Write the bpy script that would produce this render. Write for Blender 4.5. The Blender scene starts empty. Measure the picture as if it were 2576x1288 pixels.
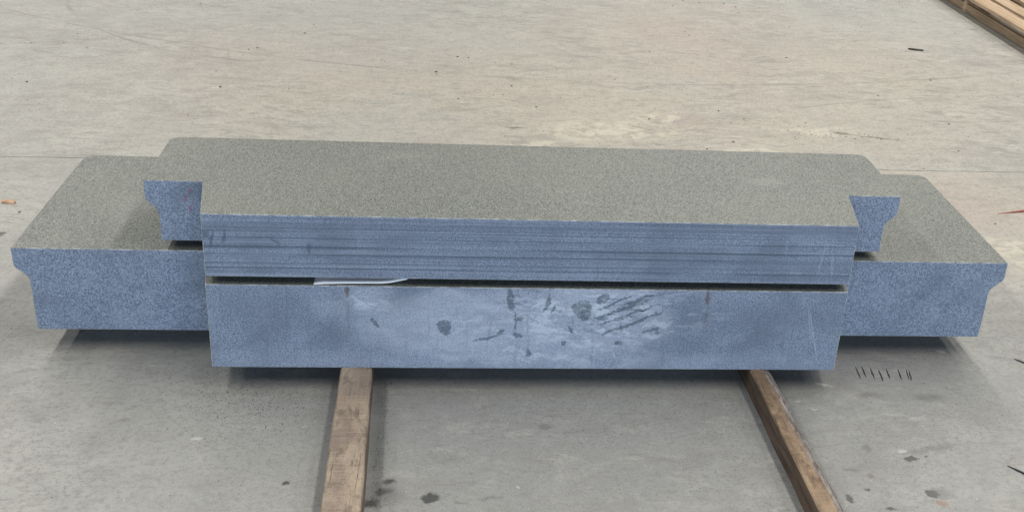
import bpy, bmesh, math, random
from mathutils import Matrix, Vector, noise
random.seed(7)
D = bpy.data
scene = bpy.context.scene
COL = scene.collection

# ---------------------------------------------------------------- camera
cam_d = D.cameras.new('camera')
cam_d.sensor_fit = 'HORIZONTAL'; cam_d.sensor_width = 36.0
cam_d.lens = 2862.2822 / 2576 * 36
cam_d.shift_x = -153.4067 / 2576; cam_d.shift_y = -38.682 / 2576
cam_d.clip_start = 0.05; cam_d.clip_end = 200
cam = D.objects.new('camera', cam_d); COL.objects.link(cam)
right = Vector((0.99433424, -0.08740807, 0.06049174)); up = Vector((-0.01696536, 0.43128433, 0.90205654))
fwd = Vector((0.10493616, 0.89797197, -0.42735786)); pos = Vector((-0.2076, -2.4938, 1.6181))
m = Matrix((right, up, -fwd)).transposed().to_4x4(); m.translation = pos
cam.matrix_world = m
scene.camera = cam

# ---------------------------------------------------------------- light: long roof lights, open doorway behind the viewer
world = D.worlds.new('World'); scene.world = world; world.use_nodes = True
bg = world.node_tree.nodes['Background']
bg.inputs['Color'].default_value = (0.62, 0.74, 1.0, 1); bg.inputs['Strength'].default_value = 0.05

def area(name, loc, rot, sx, sy, power, col):
    l = D.lights.new(name, 'AREA'); l.shape = 'RECTANGLE'; l.size = sx; l.size_y = sy
    l.energy = power; l.color = col
    o = D.objects.new(name, l); COL.objects.link(o); o.location = loc; o.rotation_euler = rot
    return o
WARM = (1.0, 0.965, 0.905)
for x, w in ((-8.2, 480), (-4.6, 720), (2.5, 700), (4.9, 300), (7.4, 330)):
    area('roof_light', (x, 8.5, 7.0), (0, 0, 0), 0.6, 16.0, w * 0.82, WARM)           # brighter sheets over the back of the shed
    area('roof_light', (x, -2.75, 7.0), (0, 0, 0), 0.6, 6.5, w * 0.275, WARM)          # dimmer sheets towards the door
area('doorway_light', (0.5, -9.0, 1.35), (math.radians(90), 0, 0), 10.0, 2.7, 790, (0.61, 0.76, 1.0))

scene.view_settings.view_transform = 'Standard'
scene.view_settings.look = 'None'
scene.view_settings.gamma = 1.0
scene.view_settings.use_curve_mapping = False
scene.view_settings.exposure = 0.05
scene.render.engine = 'CYCLES'
scene.cycles.max_bounces = 5; scene.cycles.diffuse_bounces = 3; scene.cycles.glossy_bounces = 2; scene.cycles.transmission_bounces = 1

# ---------------------------------------------------------------- node helpers
class NB:
    def __init__(s, name):
        s.m = D.materials.new(name); s.m.use_nodes = True
        s.t = s.m.node_tree; s.n = s.t.nodes; s.p = s.n['Principled BSDF']
        s.co = s.n.new('ShaderNodeTexCoord').outputs['Object']
    def L(s, a, b): s.t.links.new(a, b)
    def put(s, sock, v):
        if hasattr(v, 'is_linked'): s.L(v, sock)
        elif isinstance(v, tuple) and len(v) == 3 and sock.type == 'RGBA': sock.default_value = (*v, 1)
        else: sock.default_value = v
    def math(s, op, a, b=0.0, clamp=False):
        n = s.n.new('ShaderNodeMath'); n.operation = op; n.use_clamp = clamp
        s.put(n.inputs[0], a); s.put(n.inputs[1], b); return n.outputs[0]
    def vmath(s, op, a, b):
        n = s.n.new('ShaderNodeVectorMath'); n.operation = op
        s.put(n.inputs[0], a); s.put(n.inputs[1], b)
        return n.outputs['Value'] if op in ('LENGTH', 'DISTANCE', 'DOT_PRODUCT') else n.outputs[0]
    def mapping(s, v, loc=(0, 0, 0), rot=(0, 0, 0), sc=(1, 1, 1), kind='POINT'):
        n = s.n.new('ShaderNodeMapping'); n.vector_type = kind
        s.put(n.inputs['Vector'], v); n.inputs['Location'].default_value = loc
        n.inputs['Rotation'].default_value = rot; n.inputs['Scale'].default_value = sc
        return n.outputs[0]
    def noise(s, v, scale, detail=3.0, rough=0.55, dist=0.0, color=False):
        n = s.n.new('ShaderNodeTexNoise'); s.put(n.inputs['Vector'], v)
        n.inputs['Scale'].default_value = scale; n.inputs['Detail'].default_value = detail
        n.inputs['Roughness'].default_value = rough; n.inputs['Distortion'].default_value = dist
        return n.outputs['Color' if color else 'Fac']
    def ramp(s, f, a, b, x=0.0, y=1.0, smooth=True):
        n = s.n.new('ShaderNodeMapRange'); n.interpolation_type = 'SMOOTHSTEP' if smooth else 'LINEAR'
        s.put(n.inputs['Value'], f); n.inputs['From Min'].default_value = a; n.inputs['From Max'].default_value = b
        n.inputs['To Min'].default_value = x; n.inputs['To Max'].default_value = y
        return n.outputs['Result']
    def mix(s, f, a, b, mode='MIX'):
        n = s.n.new('ShaderNodeMix'); n.data_type = 'RGBA'; n.blend_type = mode
        s.put(n.inputs[0], f); s.put(n.inputs[6], a); s.put(n.inputs[7], b); return n.outputs[2]
    def sep(s, v):
        n = s.n.new('ShaderNodeSeparateXYZ'); s.L(v, n.inputs[0]); return n.outputs
    def comb(s, x, y, z):
        n = s.n.new('ShaderNodeCombineXYZ')
        for i, v in enumerate((x, y, z)): s.put(n.inputs[i], v)
        return n.outputs[0]
    def warp(s, v, scale, amp, detail=3.0):
        c = s.noise(v, scale, detail, color=True)
        c = s.vmath('SUBTRACT', c, (0.5, 0.5, 0.5))
        c = s.vmath('MULTIPLY', c, (amp, amp, amp))
        return s.vmath('ADD', v, c)
    def blob(s, v, cx, cy, rx, ry, deg=0, soft=0.4):      # soft-edged patch in the xy of v
        q = s.mapping(v, (cx, cy, 0), (0, 0, math.radians(deg)), (rx, ry, 1e5), 'TEXTURE')
        return s.ramp(s.vmath('LENGTH', q, (0, 0, 0)), 1 - soft, 1 + soft * 0.5, 1, 0)
    def blobs(s, v, items):
        r = None
        for it in items:
            b = s.blob(v, *it[:6]) if len(it) == 6 else s.math('MULTIPLY', s.blob(v, *it[:6]), it[6])
            r = b if r is None else s.math('MAXIMUM', r, b)
        return r
    def bump(s, h, dist, strength=1.0):
        n = s.n.new('ShaderNodeBump'); n.inputs['Distance'].default_value = dist
        n.inputs['Strength'].default_value = strength; s.put(n.inputs['Height'], h)
        s.L(n.outputs[0], s.p.inputs['Normal'])
    def out(s, col, rough, spec=0.3):
        s.put(s.p.inputs['Base Color'], col); s.put(s.p.inputs['Roughness'], rough)
        s.p.inputs['Specular IOR Level'].default_value = spec
        return s.m

def speckle(b, v):
    """grain of the granite, 0..1, crystals 2 to 4 mm with a worm-like weave"""
    n1 = b.noise(v, 400, 1.0, 0.6, 0.8); n2 = b.noise(v, 190, 1.0, 0.6)
    g = b.math('ADD', b.math('MULTIPLY', n1, 0.74), b.math('MULTIPLY', n2, 0.26))
    return b.ramp(g, 0.39, 0.61)

def mat_granite_top():
    b = NB('granite_honed_top'); v = b.co
    g = speckle(b, v)
    col = b.mix(g, (0.058, 0.066, 0.061), (0.256, 0.271, 0.244))
    big = b.noise(v, 3.2, 4.0, 0.6)
    col = b.mix(b.ramp(big, 0.35, 0.7, 0, 0.22), col, (0.235, 0.235, 0.20))
    col = b.mix(b.ramp(b.noise(v, 9, 3.0, 0.6), 0.55, 0.75, 0, 0.25), col, (0.13, 0.138, 0.13))
    q = b.warp(b.warp(v, 7, 0.08), 60, 0.02)
    wm = b.blobs(q, [(0.62, 0.27, 0.06, 0.035, 0, 0.8), (-0.35, 0.4, 0.10, 0.03, 20, 0.9, 0.6), (0.1, 0.12, 0.05, 0.02, -15, 0.9, 0.6), (-1.1, 0.45, 0.05, 0.10, 10, 0.9, 0.6), (1.12, 0.4, 0.04, 0.08, -10, 0.9, 0.6)])
    col = b.mix(b.math('MULTIPLY', wm, 0.28), col, (0.30, 0.31, 0.285))
    scr = b.noise(b.mapping(b.warp(v, 3, 0.1), (0, 0, 0), (0, 0, 0.5), (5, 160, 1)), 1.0, 2.0)
    col = b.mix(b.ramp(scr, 0.68, 0.74, 0, 0.35), col, (0.33, 0.34, 0.31))
    fl = b.noise(v, 520, 0.0)
    col = b.mix(b.ramp(fl, 0.70, 0.78, 0, 0.6), col, (0.54, 0.55, 0.51))
    b.bump(fl, 0.0006, 0.5)
    return b.out(col, b.ramp(g, 0, 1, 0.62, 0.48), 0.35)

def sawn(name, extra):
    """sawn faces: blue-grey, damp looking, fine grain, shallow blade lines"""
    b = NB(name); v = b.co; x, y, z = b.sep(v)
    g = speckle(b, v)
    g = b.ramp(g, 0, 1, 0.04, 0.96, False)
    nose = b.ramp(y, 0.02, 0.03, 0.78, 0.80)                   # the nose was sawn finer
    g = b.math('ADD', b.math('MULTIPLY', b.math('SUBTRACT', g, 0.5), nose), 0.48)
    col = b.mix(g, (0.070, 0.089, 0.121), (0.285, 0.332, 0.396))
    big = b.noise(v, 5.5, 4.0, 0.6, 0.4)
    col = b.mix(b.ramp(big, 0.42, 0.7, 0, 0.5), col, (0.093, 0.114, 0.148))
    col = b.mix(b.ramp(b.noise(v, 13, 4.0, 0.65), 0.52, 0.72, 0, 0.3), col, (0.265, 0.305, 0.355))
    rough = 0.6
    h = g
    if extra: col, h = extra(b, v, x, z, col, g)
    b.bump(b.noise(v, 300, 0.0), 0.0006, 0.45)
    return b.out(col, rough, 0.25)

def saw_lines(b, x, z, rows, v, wob=0.004):
    """thin blade lines at given heights: (z, half width, strength)"""
    w = b.math('MULTIPLY', b.math('SUBTRACT', b.noise(b.comb(x, 0.0, 0.0), 1.3, 2.0), 0.5), wob)
    zz = b.math('ADD', z, w); r = None
    fade = b.ramp(b.noise(b.comb(x, b.math('MULTIPLY', z, 55.0), 0.0), 1.9, 2.0), 0.36, 0.56, 0.15, 1)
    for i, (h, hw, st) in enumerate(rows):
        d = b.math('SUBTRACT', zz, h)
        up_ = b.ramp(d, 0.0, hw * 0.6, 1, 0); dn = b.ramp(d, -hw * 4, 0.0, 0, 1)
        k = b.math('MULTIPLY', b.math('MULTIPLY', up_, dn), st)
        r = k if r is None else b.math('MAXIMUM', r, k)
    return b.math('MULTIPLY', r, fade)

def extra_upper(b, v, x, z, col, g):
    # object origin: front middle of the underside, z up
    rows = [(0.158, 0.0022, 0.5), (0.146, 0.0012, 0.35), (0.132, 0.0015, 0.5), (0.1235, 0.0012, 0.75), (0.1065, 0.0015, 0.9), (0.099, 0.0008, 0.4),
            (0.083, 0.0022, 1.0), (0.0785, 0.001, 0.5), (0.063, 0.0016, 0.85), (0.048, 0.001, 0.45), (0.0385, 0.001, 0.5), (0.0265, 0.0020, 0.85)]
    r = saw_lines(b, x, z, rows, v)
    front = b.ramp(b.sep(v)[1], 0.02, 0.03, 1, 0)            # only the front nose was gang-sawn
    r = b.math('MULTIPLY', r, front)
    band = b.noise(b.comb(b.math('MULTIPLY', x, 0.5), 0.0, b.math('MULTIPLY', z, 60.0)), 1.0, 2.0)
    col = b.mix(b.math('MULTIPLY', b.ramp(band, 0.42, 0.62, 0, 0.5), front), col, (0.085, 0.104, 0.138))
    band2 = b.noise(b.comb(b.math('MULTIPLY', x, 1.2), 3.0, b.math('MULTIPLY', z, 90.0)), 1.0, 2.0)
    col = b.mix(b.math('MULTIPLY', b.ramp(band2, 0.5, 0.7, 0, 0.4), front), col, (0.245, 0.28, 0.33))
    col = b.mix(b.math('MULTIPLY', r, 0.74), col, (0.03, 0.04, 0.06))
    q = b.warp(b.comb(x, z, 0.0), 60, 0.012)
    items = [(-0.775, 0.100, 0.004, 0.024, -14, 0.5), (-0.746, 0.105, 0.005, 0.020, -12, 0.5), (-0.55, 0.078, 0.005, 0.018, 4, 0.6), (-0.79, 0.112, 0.012, 0.010, 20, 0.6), (-0.63, 0.098, 0.015, 0.004, -35, 0.6)]
    mk = b.blobs(q, [i[:6] for i in items])
    col = b.mix(b.math('MULTIPLY', b.math('MULTIPLY', mk, front), 0.6), col, (0.05, 0.065, 0.10))
    lt = b.blobs(q, [(0.715, 0.07, 0.003, 0.05, -6, 0.6), (0.745, 0.05, 0.004, 0.04, 8, 0.6), (0.62, 0.1, 0.003, 0.03, 4, 0.6)])
    col = b.mix(b.math('MULTIPLY', b.math('MULTIPLY', lt, front), 0.2), col, (0.36, 0.40, 0.50))
    # red crayon strokes on the left return
    back = b.ramp(b.sep(v)[1], 0.15, 0.17, 0, 1)
    q2 = b.warp(b.comb(x, z, 0.0), 90, 0.02)
    rd = b.blobs(q2, [(-0.862, 0.140, 0.007, 0.006, 30, 0.6), (-0.874, 0.118, 0.004, 0.012, -10, 0.6), (-0.865, 0.088, 0.003, 0.014, -12, 0.6)])
    col = b.mix(b.math('MULTIPLY', b.math('MULTIPLY', rd, back), 0.5), col, (0.22, 0.05, 0.10))
    return col, b.math('SUBTRACT', g, b.math('MULTIPLY', r, 3.0))

def extra_lower(b, v, x, z, col, g):
    front = b.ramp(b.sep(v)[1], 0.02, 0.03, 1, 0)
    rows = [(0.2, 0.0012, 0.45), (0.172, 0.001, 0.35), (0.145, 0.001, 0.4), (0.12, 0.001, 0.3)]
    r = b.math('MULTIPLY', saw_lines(b, x, z, rows, v), front)
    col = b.mix(b.math('MULTIPLY', r, 0.45), col, (0.06, 0.075, 0.12))
    p2 = b.comb(x, z, 0.0)
    q = b.warp(b.warp(p2, 14, 0.05), 90, 0.010)
    # dried pale slurry over the middle, plus a paler band along the bottom
    dust = b.blobs(q, [(-0.06, 0.12, 0.40, 0.12, 0, 0.3), (0.16, 0.15, 0.20, 0.11, 0, 0.25), (-0.40, 0.19, 0.075, 0.06, 0, 0.7, 0.8), (-0.50, 0.17, 0.06, 0.04, 0, 0.8, 0.5),
                       (0.0, 0.02, 0.82, 0.045, 0, 0.8, 0.55), (-0.2, 0.17, 0.2, 0.06, 0, 0.3)])
    tex = b.ramp(b.noise(b.mapping(q, (0, 0, 0), (0, 0, 0.5), (6, 22, 1)), 1.6, 5.0, 0.65), 0.25, 0.62, 0.45, 1)
    dust = b.math('MULTIPLY', b.math('MULTIPLY', dust, tex), b.math('MULTIPLY', front, b.ramp(g, 0.1, 0.9, 0.7, 1.1, False)))
    col = b.mix(b.math('MULTIPLY', dust, 0.64), col, (0.40, 0.43, 0.48))
    ch = b.noise(b.mapping(b.warp(p2, 16, 0.05), (0, 0, 0), (0, 0, math.radians(-20)), (11, 30, 1)), 1.0, 5.0, 0.75)
    ch = b.math('MULTIPLY', b.ramp(ch, 0.50, 0.56), b.math('MULTIPLY', front, b.blobs(q, [(0.16, 0.15, 0.24, 0.085, 0, 0.35), (0.42, 0.16, 0.10, 0.05, 0, 0.7, 0.5), (-0.08, 0.12, 0.2, 0.09, 0, 0.7, 0.5), (0.05, 0.05, 0.28, 0.05, 0, 0.7, 0.7), (-0.41, 0.195, 0.06, 0.03, 0, 0.5, 0.8)])))
    col = b.mix(b.math('MULTIPLY', ch, 0.55), col, (0.50, 0.53, 0.565))
    drip = b.noise(b.mapping(b.warp(p2, 10, 0.02), sc=(55, 5, 1)), 1.0, 3.0, 0.6)
    col = b.mix(b.math('MULTIPLY', b.math('MULTIPLY', b.ramp(drip, 0.58, 0.66), front), 0.25), col, (0.10, 0.12, 0.15))
    # wiped and wet patches where the slurry is gone
    q = b.warp(b.warp(p2, 34, 0.020), 170, 0.010)
    dark = [(-0.225, 0.123, 0.017, 0.020, 0), (-0.222, 0.112, 0.011, 0.017, 18), (-0.397, 0.129, 0.006, 0.017, 40), (-0.084, 0.107, 0.013, 0.006, 40), (-0.04, 0.148, 0.015, 0.006, 0),
            (-0.04, 0.100, 0.012, 0.007, -30), (-0.011, 0.046, 0.007, 0.013, 10), (0.118, 0.178, 0.027, 0.020, 0), (0.125, 0.16, 0.02, 0.015, 0), (0.225, 0.178, 0.085, 0.0055, 22),
            (0.235, 0.160, 0.085, 0.004, 22), (0.20, 0.195, 0.05, 0.004, 28), (0.262, 0.205, 0.04, 0.006, 20), (0.25, 0.137, 0.09, 0.005, 24), (0.20, 0.115, 0.03, 0.004, 30),
            (0.094, 0.115, 0.006, 0.014, 25), (0.077, 0.075, 0.009, 0.007, 0), (0.217, 0.079, 0.008, 0.007, 0), (0.30, 0.118, 0.025, 0.005, 22), (0.315, 0.110, 0.006, 0.009, 0),
            (-0.062, 0.2, 0.009, 0.035, 8), (-0.048, 0.14, 0.0025, 0.03, 6), (0.17, 0.205, 0.018, 0.012, 30), (0.03, 0.19, 0.004, 0.03, -12), (0.045, 0.175, 0.004, 0.014, -20), (-0.12, 0.09, 0.035, 0.004, 10)]
    dk = b.math('MULTIPLY', b.blobs(q, [(a, c, d, e, f, 0.14) for a, c, d, e, f in dark]), front)
    dk = b.math('MULTIPLY', dk, b.ramp(b.noise(p2, 120, 2.0), 0.3, 0.55, 0.45, 1))
    col = b.mix(b.math('MULTIPLY', dk, 0.95), col, (0.40, 0.43, 0.45), 'MULTIPLY')
    rub = b.noise(b.mapping(b.warp(p2, 9, 0.05), (0, 0, 0), (0, 0, math.radians(-24)), (16, 80, 1)), 1.0, 4.0, 0.7)
    rub = b.math('MULTIPLY', b.ramp(rub, 0.54, 0.60), b.math('MULTIPLY', b.blobs(q, [(0.20, 0.165, 0.17, 0.06, 15, 0.6), (0.0, 0.2, 0.12, 0.04, 0, 0.7, 0.7)]), front))
    col = b.mix(b.math('MULTIPLY', rub, 0.85), col, (0.45, 0.48, 0.51), 'MULTIPLY')
    sf = b.blobs(q, [(-0.34, 0.195, 0.07, 0.035, 0, 0.7), (0.395, 0.170, 0.045, 0.05, 0, 0.5), (0.5, 0.15, 0.3, 0.05, 0, 0.8), (-0.65, 0.16, 0.13, 0.06, 0, 0.8)])
    col = b.mix(b.math('MULTIPLY', b.math('MULTIPLY', sf, front), 0.32), col, (0.09, 0.11, 0.14))
    rust = b.math('MULTIPLY', b.blobs(b.warp(p2, 70, 0.012), [(-0.463, 0.222, 0.006, 0.024, 0, 0.6), (0.436, 0.212, 0.006, 0.025, 0, 0.6), (0.438, 0.16, 0.006, 0.05, 0, 0.9, 0.4), (-0.462, 0.16, 0.005, 0.06, 0, 0.9, 0.3)]), front)
    col = b.mix(b.math('MULTIPLY', rust, 0.75), col, (0.085, 0.07, 0.06))
    lt = b.math('MULTIPLY', b.blobs(b.warp(p2, 40, 0.006), [(0.728, 0.105, 0.0022, 0.095, 16, 0.5), (0.712, 0.14, 0.0014, 0.06, 12, 0.5), (-0.452, 0.036, 0.004, 0.0015, -40, 0.5), (0.53, 0.105, 0.0022, 0.0022, 0, 0.5), (0.36, 0.222, 0.05, 0.003, 8, 0.6)]), front)
    col = b.mix(b.math('MULTIPLY', lt, 0.22), col, (0.5, 0.54, 0.62))
    return col, b.math('SUBTRACT', g, b.math('MULTIPLY', r, 2.0))

M = {}
M['top'] = mat_granite_top()
M['saw_up'] = sawn('granite_sawn_upper', extra_upper)
M['saw_lo'] = sawn('granite_sawn_lower', extra_lower)
def mat_arris():
    b = NB('granite_arris'); g = speckle(b, b.co)
    c = b.mix(b.ramp(b.noise(b.co, 45, 3.0), 0.4, 0.65), (0.13, 0.15, 0.165), (0.42, 0.43, 0.415))
    return b.out(b.mix(0.4, c, b.mix(g, (0.12, 0.13, 0.14), (0.4, 0.4, 0.38))), 0.6)
M['arris'] = mat_arris()

def mat_floor(near):
    b = NB('concrete_floor_' + ('front_bay' if near else 'back_bay')); v = b.co; x, y, z = b.sep(v)
    n1 = b.noise(v, 0.9, 4.0, 0.6); n2 = b.noise(v, 4.0, 4.0, 0.6); n3 = b.noise(v, 70, 3.0, 0.6); n4 = b.noise(v, 260, 1.0); n5 = b.noise(v, 22, 4.0, 0.65)
    col = b.mix(b.ramp(n2, 0.3, 0.7), (0.315, 0.315, 0.292), (0.385, 0.382, 0.352))
    near_shade = b.blobs(b.warp(v, 1.6, 0.5), [(0.1, -0.2, 1.15, 0.75, 0, 0.5), (0.9, 0.0, 0.6, 0.35, 0, 0.7)]) if near else 0.0   # grey cement at the front, darkened to stand in for weaker light there
    if near: col = b.mix(b.math('MULTIPLY', near_shade, 0.6), col, (0.232, 0.238, 0.233))
    # trodden-in tan dust towards the middle of the shed
    dw = b.warp(v, 1.1, 0.9, 4.0)
    tan = b.blobs(dw, [(1.75, 1.2, 0.6, 0.7, 0, 0.8), (0.9, 1.6, 1.6, 0.5, 0, 0.8)] if near else [(0.6, 2.3, 2.2, 1.0, 0, 0.8), (1.5, 2.9, 1.6, 1.3, 0, 0.8)])
    col = b.mix(b.math('MULTIPLY', tan, 0.8), col, (0.412, 0.374, 0.307))
    pink = b.blobs(dw, [(1.6, 1.3, 0.5, 0.4, 0, 0.9), (1.2, 1.6, 0.3, 0.2, 0, 0.8, 0.7)] if near else [(-0.9, 3.0, 0.8, 0.6, 0, 0.9, 0.6), (1.1, 3.5, 0.75, 0.9, 0, 0.9), (0.75, 2.15, 0.35, 0.2, 0, 0.8, 0.8)])
    col = b.mix(b.math('MULTIPLY', pink, 0.75), col, (0.385, 0.325, 0.282))
    col = b.mix(b.ramp(n1, 0.5, 0.72, 0, 0.30), col, (0.25, 0.252, 0.242))
    # scuffs dragged across the slab
    sw = b.warp(v, 2.0, 0.25); big = b.ramp(b.noise(v, 1.7, 3.0), 0.4, 0.6, 0.35, 1)
    for rot, sx, sy, lo, hi, amt, c in ((0.7, 3.4, 7, 0.48, 0.72, 0.6, (0.235, 0.22, 0.195)), (1.1, 7.0, 17, 0.50, 0.70, 0.62, (0.205, 0.196, 0.178)), (-0.6, 6.0, 15, 0.52, 0.72, 0.6, (0.50, 0.48, 0.43)),
                                        (0.75, 9, 42, 0.54, 0.70, 0.65, (0.18, 0.172, 0.157)), (-0.25, 7, 60, 0.57, 0.68, 0.6, (0.16, 0.155, 0.14))):
        s = b.noise(b.mapping(sw, (sx, sy, 0), (0, 0, -rot), (sx, sy, 1)), 1.0, 3.0, 0.65)
        col = b.mix(b.math('MULTIPLY', b.ramp(s, lo, hi, 0, amt * (0.55 if near else 1)), big), col, c)
    cool = b.ramp(b.noise(b.mapping(v, (5, 2, 0)), 0.8, 3.0), 0.5, 0.66, 0, 0.35)
    col = b.mix(cool, col, (0.345, 0.352, 0.33))
    sm = b.noise(b.mapping(b.warp(v, 4, 0.2), (3, 1, 0), (0, 0, 0.6), (9, 16, 1)), 1.0, 4.0, 0.72)
    col = b.mix(b.ramp(sm, 0.60, 0.72, 0, 0.55), col, (0.17, 0.165, 0.15))
    # trowel skin, pores, fine dirt
    col = b.mix(b.ramp(n5, 0.48, 0.70, 0, 0.45), col, (0.23, 0.225, 0.205))
    col = b.mix(b.ramp(n5, 0.46, 0.28, 0, 0.25), col, (0.46, 0.45, 0.41))
    col = b.mix(b.ramp(n3, 0.47, 0.68, 0, 0.5), col, (0.20, 0.198, 0.185))
    col = b.mix(b.ramp(n4, 0.42, 0.64, 0, 0.26), col, (0.46, 0.45, 0.42))
    pores = b.noise(v, 130, 1.0)
    pores = b.math('MULTIPLY', b.ramp(pores, 0.62, 0.69), b.ramp(b.noise(v, 3.0, 3.0), 0.38, 0.60, 0.1, 1))
    col = b.mix(b.math('MULTIPLY', pores, 0.45 if near else 0.65), col, (0.10, 0.095, 0.085))
    q = b.warp(b.warp(v, 5, 0.22), 40, 0.04)
    pale = b.blobs(q, [(1.0, 1.5, 0.25, 0.05, 0, 0.6), (1.72, 0.86, 0.10, 0.2, 20, 0.4)] if near else [(0.45, 1.98, 0.32, 0.13, 10, 0.4), (0.66, 2.16, 0.14, 0.07, 0, 0.4), (1.38, 2.04, 0.2, 0.05, -8, 0.5), (1.0, 1.75, 0.25, 0.05, 0, 0.6), (0.1, 1.8, 0.12, 0.05, 0, 0.5)])
    pale = b.math('MULTIPLY', pale, b.ramp(b.noise(q, 16, 4.0, 0.7), 0.4, 0.6))
    col = b.mix(b.math('MULTIPLY', pale, 0.75), col, (0.52, 0.49, 0.40))
    wet = 0.0
    if not near:
        # tyre traces
        q = b.warp(v, 6, 0.03); qs = b.sep(q); qf = b.comb(qs[0], qs[1], 0.0)
        rings = None
        for cx, cy, rad, w, x1, k in ((-0.86, 4.29, 1.52, 0.016, -0.9, 0.5), (0.6, 8.4, 5.75, 0.012, 9, 0.5), (-1.9, 6.1, 2.9, 0.014, 9, 0.2), (3.2, -2.5, 5.2, 0.012, 9, 0.4), (-0.55, 3.0, 0.75, 0.012, 0.0, 0.22)):
            d = b.math('ABSOLUTE', b.math('SUBTRACT', b.vmath('DISTANCE', qf, (cx, cy, 0.0)), rad))
            k1 = b.math('MULTIPLY', b.ramp(d, w * 0.35, w, k, 0), b.ramp(x, x1 - 0.3, x1, 1, 0))
            rings = k1 if rings is None else b.math('MAXIMUM', rings, k1)
        rings = b.math('MULTIPLY', rings, b.ramp(b.noise(v, 4, 3.0), 0.42, 0.6, 0.1, 1))
        col = b.mix(rings, col, (0.17, 0.168, 0.155))
        q = b.warp(b.warp(v, 22, 0.030), 120, 0.012)
        col = b.mix(b.math('MULTIPLY', b.blobs(q, [(0.04, 1.99, 0.045, 0.010, 0, 0.8), (1.46, 2.03, 0.05, 0.02, -15, 0.9), (1.62, 1.98, 0.12, 0.008, -14, 0.9), (0.02, 1.88, 0.04, 0.012, 0, 0.9, 0.5), (0.55, 2.05, 0.1, 0.006, -30, 0.9, 0.6)]), 0.75), col, (0.085, 0.08, 0.07))
    else:
        # wet and oily spots in front of the blocks
        q = b.warp(b.warp(v, 24, 0.036), 130, 0.016)
        st = [(0.915, -0.301, 0.017, 0.011, 0, 0.3), (0.920, -0.434, 0.020, 0.014, 0, 0.3), (0.713, -0.449, 0.012, 0.016, 15, 0.35), (0.796, -0.488, 0.014, 0.008, 0, 0.4), (0.762, -0.42, 0.006, 0.006, 0, 0.5),
              (-0.567, -0.381, 0.010, 0.008, 0, 0.25), (-0.248, -0.436, 0.022, 0.017, 20, 0.35), (-0.343, -0.380, 0.015, 0.009, 0, 0.5), (-0.352, -0.412, 0.022, 0.014, 25, 0.6), (-0.38, -0.458, 0.020, 0.012, 30, 0.6),
              (0.955, -0.29, 0.008, 0.004, -20, 0.5), (-1.62, 0.875, 0.018, 0.014, 30, 0.3), (-1.66, 0.845, 0.016, 0.008, 10, 0.4)]
        wet = b.blobs(q, st)
        col = b.mix(b.math('MULTIPLY', wet, 0.85), col, (0.055, 0.056, 0.053))
        st2 = [(0.816, -0.256, 0.014, 0.012, 0, 0.5), (0.791, -0.364, 0.013, 0.010, 0, 0.5), (0.745, -0.345, 0.02, 0.008, 0, 0.6), (0.935, -0.432, 0.03, 0.022, 0, 0.5), (-0.21, -0.425, 0.008, 0.006, 0, 0.5), (-0.18, -0.46, 0.012, 0.008, 0, 0.5),
               (0.9, -0.02, 0.035, 0.02, 0, 0.8), (1.06, -0.03, 0.05, 0.02, 0, 0.8), (-0.11, -0.44, 0.03, 0.008, 10, 0.7), (0.98, -0.26, 0.10, 0.012, 12, 0.9), (0.03, -0.16, 0.02, 0.012, 0, 0.8), (-0.378, -0.25, 0.03, 0.17, 3, 0.9), (-0.385, -0.05, 0.02, 0.1, 3, 0.9), (-0.352, -0.42, 0.04, 0.06, 20, 0.8)]
        col = b.mix(b.math('MULTIPLY', b.blobs(q, st2), 0.45), col, (0.12, 0.118, 0.11))
        sp = [(0.70, -0.05, 0.008, 0.004, 0, 0.5), (0.735, -0.085, 0.006, 0.008, 30, 0.5), (0.79, 0.03, 0.022, 0.007, -10, 0.6), (1.19, 0.21, 0.014, 0.006, -20, 0.4), (0.90, -0.27, 0.010, 0.006, 0, 0.5), (-0.05, -0.40, 0.005, 0.005, 0, 0.5), (-0.80, -0.21, 0.014, 0.008, 0, 0.5), (-0.98, 0.11, 0.012, 0.004, 0, 0.6)]
        col = b.mix(b.math('MULTIPLY', b.blobs(q, sp), 0.5), col, (0.58, 0.57, 0.53))
        rb = b.blobs(q, [(0.925, -0.470, 0.020, 0.009, 8, 0.3), (0.787, -0.367, 0.007, 0.006, 0, 0.5)])
        col = b.mix(b.math('MULTIPLY', rb, 0.5), col, (0.30, 0.17, 0.10))
    hgt = b.math('ADD', b.math('MULTIPLY', b.noise(v, 60, 1.0), 0.8), n4)
    b.bump(hgt, 0.0012, 0.35)
    rough = b.math('SUBTRACT', b.ramp(n2, 0.3, 0.7, 0.66, 0.54), b.math('MULTIPLY', wet, 0.22))
    return b.out(col, rough, 0.3)
M['floor_near'] = mat_floor(True); M['floor_far'] = mat_floor(False)

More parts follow.
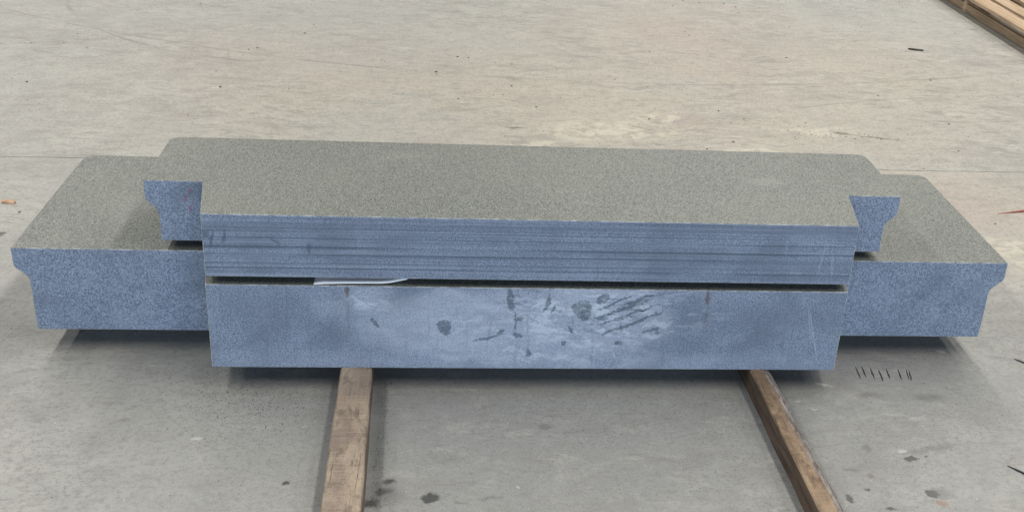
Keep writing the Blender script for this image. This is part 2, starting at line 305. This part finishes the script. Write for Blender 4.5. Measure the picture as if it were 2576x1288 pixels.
def mat_plain(name, col, rough, spec=0.3, var=0.25, sc=60):
    b = NB(name); n = b.noise(b.co, sc, 3.0, 0.6)
    dk = tuple(c * (1 - var) for c in col); lt = tuple(min(1, c * (1 + var)) for c in col)
    return b.out(b.mix(b.ramp(n, 0.3, 0.7), dk, lt), rough, spec)
M['joint'] = mat_plain('joint_filler', (0.10, 0.095, 0.085), 0.9)
M['rubber'] = mat_plain('black_rubber', (0.022, 0.024, 0.028), 0.55)
M['red'] = mat_plain('red_webbing', (0.30, 0.095, 0.065), 0.6)
M['paper'] = mat_plain('white_sheet', (0.78, 0.78, 0.76), 0.65, 0.2, 0.04, 12)
M['gouge'] = mat_plain('gouge_dark', (0.055, 0.054, 0.052), 0.9)
M['lip'] = mat_plain('gouge_lip', (0.52, 0.51, 0.48), 0.85)
M['grit'] = mat_plain('grit', (0.075, 0.068, 0.06), 0.9, 0.2, 0.5, 35)
M['chip'] = mat_plain('pale_chip', (0.55, 0.53, 0.49), 0.9, 0.2, 0.2, 35)

def mat_bearer(name, pale, dark, side, axis_len=1.0):
    """rough sawn timber running along y, blade marks across it, weathered sides"""
    b = NB(name); v = b.co; x, y, z = b.sep(v)
    grain = b.noise(b.mapping(b.warp(v, 8, 0.01), sc=(140, 5, 140)), 1.0, 4.0, 0.6)
    saw = b.noise(b.mapping(b.warp(v, 20, 0.006), sc=(9, 190, 9)), 1.0, 3.0, 0.7)
    blot = b.noise(b.mapping(v, sc=(14, 6, 14)), 1.0, 4.0, 0.6)
    col = b.mix(b.ramp(blot, 0.32, 0.66), pale, dark)
    col = b.mix(b.ramp(grain, 0.5, 0.75, 0, 0.3), col, tuple(c * 0.5 for c in dark))
    fine = b.noise(v, 120, 3.0, 0.7)
    col = b.mix(b.ramp(fine, 0.5, 0.75, 0, 0.45), col, tuple(c * 0.45 for c in dark))
    col = b.mix(b.math('MULTIPLY', b.ramp(saw, 0.5, 0.7, 0, 0.5), b.ramp(blot, 0.4, 0.65, 0.15, 1)), col, tuple(c * 0.5 for c in dark))
    worn = b.noise(b.mapping(b.warp(v, 12, 0.04), sc=(30, 12, 30)), 1.0, 4.0, 0.7)
    col = b.mix(b.ramp(worn, 0.5, 0.66, 0, 0.6), col, tuple(c * 0.42 for c in dark))
    crack = b.noise(b.mapping(b.warp(v, 30, 0.004), sc=(230, 6, 230)), 1.0, 2.0, 0.5)
    col = b.mix(b.ramp(crack, 0.64, 0.70, 0, 0.75), col, tuple(c * 0.22 for c in dark))
    col = b.mix(b.ramp(saw, 0.42, 0.3, 0, 0.3), col, tuple(min(1, c * 1.25) for c in pale))
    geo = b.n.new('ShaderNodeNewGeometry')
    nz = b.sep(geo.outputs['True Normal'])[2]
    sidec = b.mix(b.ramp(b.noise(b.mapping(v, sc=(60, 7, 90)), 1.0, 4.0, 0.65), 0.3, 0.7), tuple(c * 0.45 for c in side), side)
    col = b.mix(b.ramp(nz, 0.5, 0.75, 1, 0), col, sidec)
    b.bump(b.math('ADD', saw, b.math('MULTIPLY', grain, 0.7)), 0.002, 0.6)
    return b.out(col, 0.75, 0.2)
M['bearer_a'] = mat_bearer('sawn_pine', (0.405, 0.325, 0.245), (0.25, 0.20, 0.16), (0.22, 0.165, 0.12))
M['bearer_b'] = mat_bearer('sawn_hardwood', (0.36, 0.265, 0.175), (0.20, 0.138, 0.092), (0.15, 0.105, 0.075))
M['wane'] = (lambda b: b.out(b.mix(b.ramp(b.noise(b.mapping(b.warp(b.co, 20, 0.02), sc=(150, 14, 150)), 1.0, 4.0, 0.7), 0.35, 0.65), (0.10, 0.085, 0.075), (0.36, 0.32, 0.285)), 0.85, 0.2))(NB('weathered_wane'))
def mat_pallet(name, pale, dark):
    b = NB(name); v = b.co
    info = b.n.new('ShaderNodeObjectInfo')
    grain = b.noise(b.mapping(b.vmath('ADD', v, b.comb(b.math('MULTIPLY', info.outputs['Random'], 7.0), 0.0, 0.0)), sc=(60, 3.0, 60)), 1.0, 4.0, 0.6)
    col = b.mix(b.ramp(grain, 0.35, 0.68), pale, dark)
    col = b.mix(b.math('MULTIPLY', info.outputs['Random'], 0.25), col, dark)
    return b.out(col, 0.7, 0.2)
M['pallet'] = mat_pallet('pallet_pine', (0.50, 0.38, 0.265), (0.33, 0.235, 0.15))
M['pallet_old'] = mat_pallet('pallet_pine_old', (0.36, 0.275, 0.185), (0.21, 0.155, 0.10))

# ---------------------------------------------------------------- object helpers
def obj(name, me, mats, parent=None, loc=(0, 0, 0)):
    o = D.objects.new(name, me); COL.objects.link(o); o.location = loc
    for mt in (mats if isinstance(mats, (list, tuple)) else [mats]):
        if len(me.materials) < (len(mats) if isinstance(mats, (list, tuple)) else 1): me.materials.append(mt)
    if parent: o.parent = parent
    return o
def tag(o, label, cat, group=None):
    o['label'] = label; o['category'] = cat
    if group: o['group'] = group
    return o
def bm_mesh(bm, name):
    me = D.meshes.new(name); bm.normal_update(); bm.to_mesh(me); bm.free(); return me

# ---------------------------------------------------------------- floor: two poured bays with an open joint
floor = D.objects.new('floor', None); COL.objects.link(floor); floor['kind'] = 'structure'
def jy(x): return 1.533 + (x + 1.85) * 0.0232
def quad(pts, name):
    me = D.meshes.new(name); me.from_pydata(pts, [], [tuple(range(len(pts)))]); return me
X0, X1, Y0, Y1 = -14, 14, -10, 18
g = 0.0022
def bay(name, near):
    bm = bmesh.new(); n = 280; top, low = [], []
    for i in range(n + 1):
        x = X0 + (X1 - X0) * i / n
        if abs(x) < 3.5: pass
        jag = (noise.noise((x * 23, 0 if near else 9, 0)) * 0.0016)
        yy = jy(x) + (-g if near else g) + jag
        top.append(bm.verts.new((x, yy, 0))); low.append(bm.verts.new((x, yy, -0.03)))
    far = [bm.verts.new((X0 + (X1 - X0) * i / n, Y0 if near else Y1, 0)) for i in range(n + 1)]
    for i in range(n):
        a = (far[i], far[i + 1], top[i + 1], top[i]) if near else (top[i], top[i + 1], far[i + 1], far[i])
        bm.faces.new(a); bm.faces.new((top[i], top[i + 1], low[i + 1], low[i]) if near else (low[i], low[i + 1], top[i + 1], top[i]))
    return obj(name, bm_mesh(bm, name), M['floor_near' if near else 'floor_far'], floor)
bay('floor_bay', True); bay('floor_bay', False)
obj('joint_filler', quad([(X0, jy(X0) - 0.02, -0.007), (X1, jy(X1) - 0.02, -0.007), (X1, jy(X1) + 0.02, -0.007), (X0, jy(X0) + 0.02, -0.007)], 'joint_filler'), M['joint'], floor)

# row of short gouges beside the right end
marks = [((0.909, 0.122), (0.904, 0.061)), ((0.927, 0.126), (0.922, 0.066)), ((0.949, 0.119), (0.943, 0.057)), ((0.970, 0.109), (0.963, 0.046)),
         ((0.994, 0.116), (0.986, 0.058)), ((1.027, 0.113), (1.018, 0.055)), ((1.050, 0.110), (1.040, 0.057)), ((1.0555, 0.103), (1.0455, 0.052))]
for (a, c) in marks:
    bm = bmesh.new(); A, B = Vector((*a, 0)), Vector((*c, 0)); d = (B - A).normalized(); s = Vector((-d.y, d.x, 0)); n = 9
    L, R, P = [], [], []
    for i in range(n + 1):
        t = i / n; w = 0.0028 * (math.sin(math.pi * min(1, max(0.03, t))) ** 0.55) * (0.8 + 0.4 * random.random())
        c0 = A.lerp(B, t) + s * random.uniform(-0.0006, 0.0006)
        L.append(bm.verts.new(c0 + s * w + Vector((0, 0, 0.0006)))); R.append(bm.verts.new(c0 - s * w + Vector((0, 0, 0.0006))))
        P.append(bm.verts.new(c0 - s * (w + 0.0018 * (1 - t)) + Vector((0, 0, 0.0003))))
    for i in range(n):
        bm.faces.new((R[i], R[i + 1], L[i + 1], L[i])); f = bm.faces.new((P[i], P[i + 1], R[i + 1], R[i])); f.material_index = 1
    bmesh.ops.recalc_face_normals(bm, faces=bm.faces)
    for f in bm.faces:
        if f.normal.z < 0: f.normal_flip()
    obj('gouge', bm_mesh(bm, 'gouge'), [M['gouge'], M['lip']], floor)

# ---------------------------------------------------------------- granite blocks
PROFILE = [(0.0, 0.0), (0.045, 0.0), (0.051, 0.0015), (0.057, 0.0055), (0.068, 0.0185), (0.077, 0.0285), (0.083, 0.0325), (0.092, 0.0345), (0.102, 0.035)]
def granite(name, h, nose, root, y_ear, y_back, half, saw, z0, loc_y, inset=1.0, rad=0.055):
    prof = [(h - d, i * inset) for d, i in PROFILE] + [(0.0, 0.035 * inset)]
    bm = bmesh.new(); rings = []; na = 8
    for z, d in prof:
        xr, yb, r = half - d, y_back - d, rad - d * 0.6
        pts = [(-nose, 0), (nose, 0), (root, y_ear), (xr, y_ear)]
        for k in range(na + 1):
            a = k / na * math.pi / 2; pts.append((xr - r + r * math.cos(a), yb - r + r * math.sin(a)))
        for k in range(na + 1):
            a = math.pi / 2 + k / na * math.pi / 2; pts.append((-xr + r + r * math.cos(a), yb - r + r * math.sin(a)))
        pts += [(-xr, y_ear), (-root, y_ear)]
        rings.append([bm.verts.new((x, y, z)) for x, y in pts])
    n = len(rings[0])
    bm.faces.new(rings[0]); bm.faces.new(rings[-1][::-1]).material_index = 1
    # inner fillet joins are plain lofts between neighbouring rings; flat faces are dissolved afterwards
    for a, c in zip(rings, rings[1:]):
        for i in range(n):
            j = (i + 1) % n
            f = bm.faces.new((a[j], a[i], c[i], c[j])); f.material_index = 1
            f.smooth = False
    bmesh.ops.recalc_face_normals(bm, faces=bm.faces)
    bmesh.ops.dissolve_limit(bm, angle_limit=math.radians(1.0), verts=bm.verts, edges=bm.edges, delimit={'MATERIAL'})
    o = obj(name, bm_mesh(bm, name), [M['top'], saw, M['arris']], None, (0, loc_y, z0))
    bv = o.modifiers.new('bevel', 'BEVEL'); bv.width = 0.0019; bv.segments = 2; bv.limit_method = 'ANGLE'; bv.angle_limit = math.radians(40); bv.material = 2
    return o
ZB, H1, GAP, H2 = 0.065, 0.2335, 0.0225, 0.1645
lower = granite('granite_block', H1, 0.8, 0.832, 0.181, 0.820, 1.3105, M['saw_lo'], ZB, 0.0, 1.0, 0.034)
tag(lower, 'long lower granite block resting on two timbers, pale slurry smears on its front', 'granite block')
upper = granite('granite_block', H2, 0.7968, 0.8293, 0.1936, 0.5013, 0.9732, M['saw_up'], ZB + H1 + GAP, -0.002, 0.87, 0.029)
tag(upper, 'shorter upper granite block stacked on the long one, saw lines along its front', 'granite block')

# thin packers that hold the two blocks apart, well inside the gap
def box_mesh(name, sx, sy, sz, bev=0.0):
    bm = bmesh.new(); bmesh.ops.create_cube(bm, size=1, matrix=Matrix.Diagonal((sx, sy, sz, 1)))
    if bev: bmesh.ops.bevel(bm, geom=bm.edges[:], offset=bev, segments=1, affect='EDGES')
    return bm_mesh(bm, name)
for i, x in enumerate((-0.56, 0.56)):
    o = obj('packing_strip', box_mesh('packing_strip', 0.045, 0.32, GAP, 0.001), M['bearer_b'], None, (x, 0.29, ZB + H1 + GAP / 2))
    tag(o, ('left' if i == 0 else 'right') + ' packing strip hidden in the gap between the two granite blocks', 'packing strip')

# curled white sheet caught in the gap
def sheet():
    key = [(-0.543, 0.0004), (-0.531, 0.0018), (-0.518, 0.0034), (-0.50, 0.0040), (-0.469, 0.0044), (-0.42, 0.0050), (-0.379, 0.0062), (-0.36, 0.0086), (-0.346, 0.0115), (-0.33, 0.0152), (-0.317, 0.0182)]
    bm = bmesh.new(); T = 0.0017; rows = []
    ys = [0.004 + 0.012 * k for k in range(8)]
    for k, y in enumerate(ys):
        up_, lo_ = [], []
        for x, z in key:
            e = 0.0012 * math.sin(x * 40 + k)
            zz = min(GAP - 0.0030, max(0.0004, z * (1 + 0.05 * k) + (0.0008 * k if x < -0.5 else 0)))
            lo_.append(bm.verts.new((x, y + e, ZB + H1 + zz))); up_.append(bm.verts.new((x, y + e, ZB + H1 + zz + T)))
        rows.append((up_, lo_))
    n = len(key)
    for (u0, l0), (u1, l1) in zip(rows, rows[1:]):
        for i in range(n - 1):
            bm.faces.new((u0[i], u0[i + 1], u1[i + 1], u1[i])); bm.faces.new((l0[i], l1[i], l1[i + 1], l0[i + 1]))
        bm.faces.new((u0[0], u1[0], l1[0], l0[0])); bm.faces.new((u0[-1], l0[-1], l1[-1], u1[-1]))
    for (u, l), fl in ((rows[0], False), (rows[-1], True)):
        for i in range(n - 1): bm.faces.new((l[i], l[i + 1], u[i + 1], u[i]) if not fl else (u[i], u[i + 1], l[i + 1], l[i]))
    bmesh.ops.recalc_face_normals(bm, faces=bm.faces)
    for f in bm.faces: f.smooth = abs(f.normal.z) > 0.6
    return bm_mesh(bm, 'foam_sheet')
tag(obj('foam_sheet', sheet(), M['paper']), 'thin curled white sheet poking out of the gap between the blocks', 'sheet')

# ---------------------------------------------------------------- timber bearers
def bearer(name, pts, height, wane, mats, seed):
    """pts: (y, x_left, x_right) stations; lofted section with worn arrises"""
    rnd = random.Random(seed); bm = bmesh.new(); rings = []
    n = 60; ys = [pts[0][0] + (pts[-1][0] - pts[0][0]) * i / n for i in range(n + 1)]
    y0, a0, b0 = pts[0]; y1, a1, b1 = pts[-1]
    for i, y in enumerate(ys):
        t = (y - y0) / (y1 - y0); xl = a0 + (a1 - a0) * t; xr = b0 + (b1 - b0) * t
        j = lambda k, s: noise.noise((y * 9, k * 3.1, seed)) * s
        c = 0.0025 + abs(j(1, 0.004)); w = (wane + j(2, 0.006)) if wane else 0.004 + abs(j(2, 0.004)); w = max(w, 0.003)
        h = height
        sec = [(xl + j(3, .002), 0), (xr + j(4, .002), 0), (xr + j(5, .002), h - w * (0.62 if wane else 1)), (xr - w * 0.45 + j(9, .001), h - w * (0.22 if wane else 0.42)), (xr - w, h), (xl + c, h), (xl + j(6, .001), h - c)]
        rings.append([bm.verts.new((px, y, pz)) for px, pz in sec])
    k = len(rings[0])
    for a, c in zip(rings, rings[1:]):
        for i in range(k):
            q = (i + 1) % k; f = bm.faces.new((a[i], a[q], c[q], c[i]))
            if wane and i in (2, 3): f.material_index = 1
    bm.faces.new(rings[0][::-1]); bm.faces.new(rings[-1])
    bmesh.ops.recalc_face_normals(bm, faces=bm.faces)
    return obj(name, bm_mesh(bm, name), mats)
def ext(y, y0, a, y1, b): return a + (b - a) * (y - y0) / (y1 - y0)
def st(y, l, r): return (y, ext(y, 0, l[0], -0.57, l[1]), ext(y, 0, r[0], -0.57, r[1]))
L_, R_ = (-0.484, -0.474), (-0.405, -0.388)
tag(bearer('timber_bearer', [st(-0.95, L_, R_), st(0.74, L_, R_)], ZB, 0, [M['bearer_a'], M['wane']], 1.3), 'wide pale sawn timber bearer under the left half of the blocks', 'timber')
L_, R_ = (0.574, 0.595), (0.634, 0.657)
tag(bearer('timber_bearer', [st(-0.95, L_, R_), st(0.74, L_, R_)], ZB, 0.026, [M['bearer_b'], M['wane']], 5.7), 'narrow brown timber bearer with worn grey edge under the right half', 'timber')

# ---------------------------------------------------------------- pallet in the far corner
pal = D.objects.new('pallet', None); COL.objects.link(pal); pal.location = (2.93, 4.35, 0)
tag(pal, 'pale wooden pallet on the floor in the far right corner', 'pallet')
def plank(name, x, y, z, sx, sy, sz, mat, rz=0.0):
    bm = bmesh.new(); n = 8
    bmesh.ops.create_cube(bm, size=1, matrix=Matrix.Diagonal((sx, sy, sz, 1)))
    bmesh.ops.bevel(bm, geom=bm.edges[:], offset=0.0012, segments=1, affect='EDGES')
    o = obj(name, bm_mesh(bm, name), mat, pal, (x, y, z)); o.rotation_euler.z = rz; return o
x = -0.015
for w, gp in ((0.105, 0.035), (0.10, 0.07), (0.11, 0.06), (0.10, 0.06), (0.10, 0.055), (0.11, 0.05), (0.10, 0.05), (0.11, 0.0)):
    plank('deck_board', x + w / 2, random.uniform(-.01, .01), 0.1185, w, 2.1, 0.021, M['pallet'], random.uniform(-.006, .006)); x += w + gp
for y in (-1.0, 0.0, 1.0):
    plank('stringer', 0.585, y, 0.0555, 1.10, 0.042, 0.1045, M['pallet'])
for y in (-0.5, 0.5):
    plank('bottom_rail', 0.055, y, 0.0315, 0.028, 0.955, 0.050, M['pallet_old'], 0.012)
for xx in (0.56, 1.07):
    for y in (-0.5, 0.5): plank('bottom_rail', xx, y, 0.0315, 0.028, 0.955, 0.050, M['pallet_old'])

# ---------------------------------------------------------------- small things on the floor
def tube(name, pts, radii, mat, seg=10, flat=1.0):
    bm = bmesh.new(); rings = []; P = [Vector(p) for p in pts]
    for i, c in enumerate(P):
        d = (P[min(i + 1, len(P) - 1)] - P[max(i - 1, 0)]).normalized(); s = d.cross(Vector((0, 0, 1))).normalized(); u = s.cross(d)
        rings.append([bm.verts.new(c + (s * math.cos(a) + u * math.sin(a) * flat) * radii[i]) for a in [k / seg * 2 * math.pi for k in range(seg)]])
    for a, c in zip(rings, rings[1:]):
        for i in range(seg): bm.faces.new((a[i], a[(i + 1) % seg], c[(i + 1) % seg], c[i])).smooth = True
    bm.faces.new(rings[0][::-1]); bm.faces.new(rings[-1])
    bmesh.ops.recalc_face_normals(bm, faces=bm.faces)
    return obj(name, bm_mesh(bm, name), mat)
tag(tube('cable_end', [(1.392, 0.168, 0.0010), (1.402, 0.158, 0.0018), (1.42, 0.137, 0.0022), (1.45, 0.108, 0.0022), (1.50, 0.08, 0.0022)], [0.0010, 0.0018, 0.0022, 0.0022, 0.0022], M['rubber']),
    'black cable end at the right edge, level with the row of gouges', 'cable')
tag(tube('cable_end', [(1.147, -0.330, 0.0009), (1.154, -0.338, 0.0014), (1.163, -0.349, 0.0022), (1.18, -0.368, 0.0024), (1.22, -0.40, 0.0024)], [0.0008, 0.0014, 0.0022, 0.0024, 0.0024], M['rubber']),
    'black cable end on the floor near the bottom right corner', 'cable')
tag(tube('red_strap', [(1.80, 1.200, 0.0008), (1.83, 1.204, 0.0016), (1.865, 1.212, 0.0028), (1.91, 1.222, 0.0042), (1.99, 1.244, 0.0045), (2.1, 1.28, 0.0045)], [0.0008, 0.0016, 0.0028, 0.0042, 0.0045, 0.0045], M['red'], 12),
    'red strap lying on the floor at the right edge behind the blocks', 'strap')
tag(tube('thin_stick', [(2.266, 3.423, 0.005), (2.30, 3.409, 0.006), (2.343, 3.398, 0.005)], [0.004, 0.005, 0.0045], M['grit'], 8), 'short dark stick lying on the floor below the pallet', 'stick')
# curled wood shaving: open half tube
def shaving():
    bm = bmesh.new(); n, sg = 10, 9; rings = []
    for i in range(n + 1):
        t = i / n; r = 0.0072 * (0.85 + 0.2 * math.sin(t * 3)); ring = []
        for th in (0, 0.0012):
            for k in range(sg):
                a = math.radians(-25 + 230 * k / (sg - 1)) * 1.0
                ring.append(bm.verts.new((-0.021 + 0.042 * t, (r - th) * math.cos(a), (r - th) * math.sin(a) + 0.0034 + 0.001 * math.sin(t * 5))))
        rings.append(ring)
    for a, c in zip(rings, rings[1:]):
        for k in range(sg - 1):
            bm.faces.new((a[k], a[k + 1], c[k + 1], c[k])); bm.faces.new((a[sg + k], c[sg + k], c[sg + k + 1], a[sg + k + 1]))
        bm.faces.new((a[0], c[0], c[sg], a[sg])); bm.faces.new((a[sg - 1], a[2 * sg - 1], c[2 * sg - 1], c[sg - 1]))
    for r in (rings[0], rings[-1]):
        for k in range(sg - 1): bm.faces.new((r[k], r[sg + k], r[sg + k + 1], r[k + 1]))
    bmesh.ops.recalc_face_normals(bm, faces=bm.faces)
    return bm_mesh(bm, 'wood_shaving')
M['shave'] = mat_plain('wood_shaving', (0.50, 0.30, 0.18), 0.5, 0.4, 0.3, 80)
o = tag(obj('wood_shaving', shaving(), M['shave'], None, (-1.679, 1.122, 0.0)), 'small curled tan wood shaving on the floor at the left edge', 'shaving'); o.rotation_euler.z = math.radians(-4)

# loose grit and crumbs: uncountable, one object each tone
def scatter(name, spots, mat, label):
    vs, fs = [], []
    for (x, y, r) in spots:
        k = len(vs); ph = random.random() * 6.28; el = random.uniform(0.5, 1.0); zs = random.uniform(0.3, 0.6)
        ang = random.random() * 3.14; ca, sa = math.cos(ang), math.sin(ang)
        ring = []
        for q in range(6):
            a = ph + q / 6 * 6.283; rr = r * random.uniform(0.7, 1.1); px, py = rr * math.cos(a), rr * el * math.sin(a)
            ring.append((x + px * ca - py * sa, y + px * sa + py * ca, 0.0003 + r * zs * 0.2))
        vs += ring + [(x + random.uniform(-.3, .3) * r, y + random.uniform(-.3, .3) * r, 0.0003 + r * zs), (x, y, 0.0)]
        for q in range(6): fs += [(k + q, k + (q + 1) % 6, k + 6), (k + (q + 1) % 6, k + q, k + 7)]
    me = D.meshes.new(name); me.from_pydata(vs, [], fs)
    o = obj(name, me, mat); o['kind'] = 'stuff'; return tag(o, label, 'grit')
R = random
def clear(x, y): return not (-0.5 < x < -0.38 or 0.56 < x < 0.67)
S = []
for _ in range(520):                                            # crumbs left of the wide bearer
    x, y = R.gauss(-0.70, 0.10), R.gauss(-0.07, 0.07)
    S.append((x, y, R.uniform(0.0007, 0.0019)))
for _ in range(420):                                            # along its right side
    S.append((-0.395 + abs(R.gauss(0, 0.02)), R.uniform(-0.5, 0.05), R.uniform(0.0007, 0.002)))
for _ in range(420): S.append((R.uniform(-1.6, 1.7), R.uniform(-0.7, 0.9), R.uniform(0.0007, 0.0021)))
for _ in range(420): S.append((R.uniform(-3.0, 3.6), R.uniform(0.9, 5.0), R.choice((1, 1, 1.3, 1.8)) * R.uniform(0.0022, 0.0050)))
for _ in range(60): S.append((R.gauss(1.46, 0.14), R.gauss(2.0, 0.05), R.uniform(0.0015, 0.0045)))
scatter('grit', [s for s in S if clear(s[0], s[1]) or s[1] > 0.8], M['grit'], 'dark grit and crumbs scattered over the concrete floor')
S = [(R.uniform(-1.5, 1.6), R.uniform(-0.6, 0.5), R.uniform(0.001, 0.0028)) for _ in range(90)] + [(R.uniform(-2.5, 3), R.uniform(1, 4.6), R.uniform(0.002, 0.005)) for _ in range(40)]
S += [(1.205 + R.gauss(0, 0.02), 1.775 + R.gauss(0, 0.006), 0.008) for _ in range(3)]
scatter('stone_chips', [s for s in S if clear(s[0], s[1]) or s[1] > 0.8], M['chip'], 'pale stone chips scattered over the concrete floor')
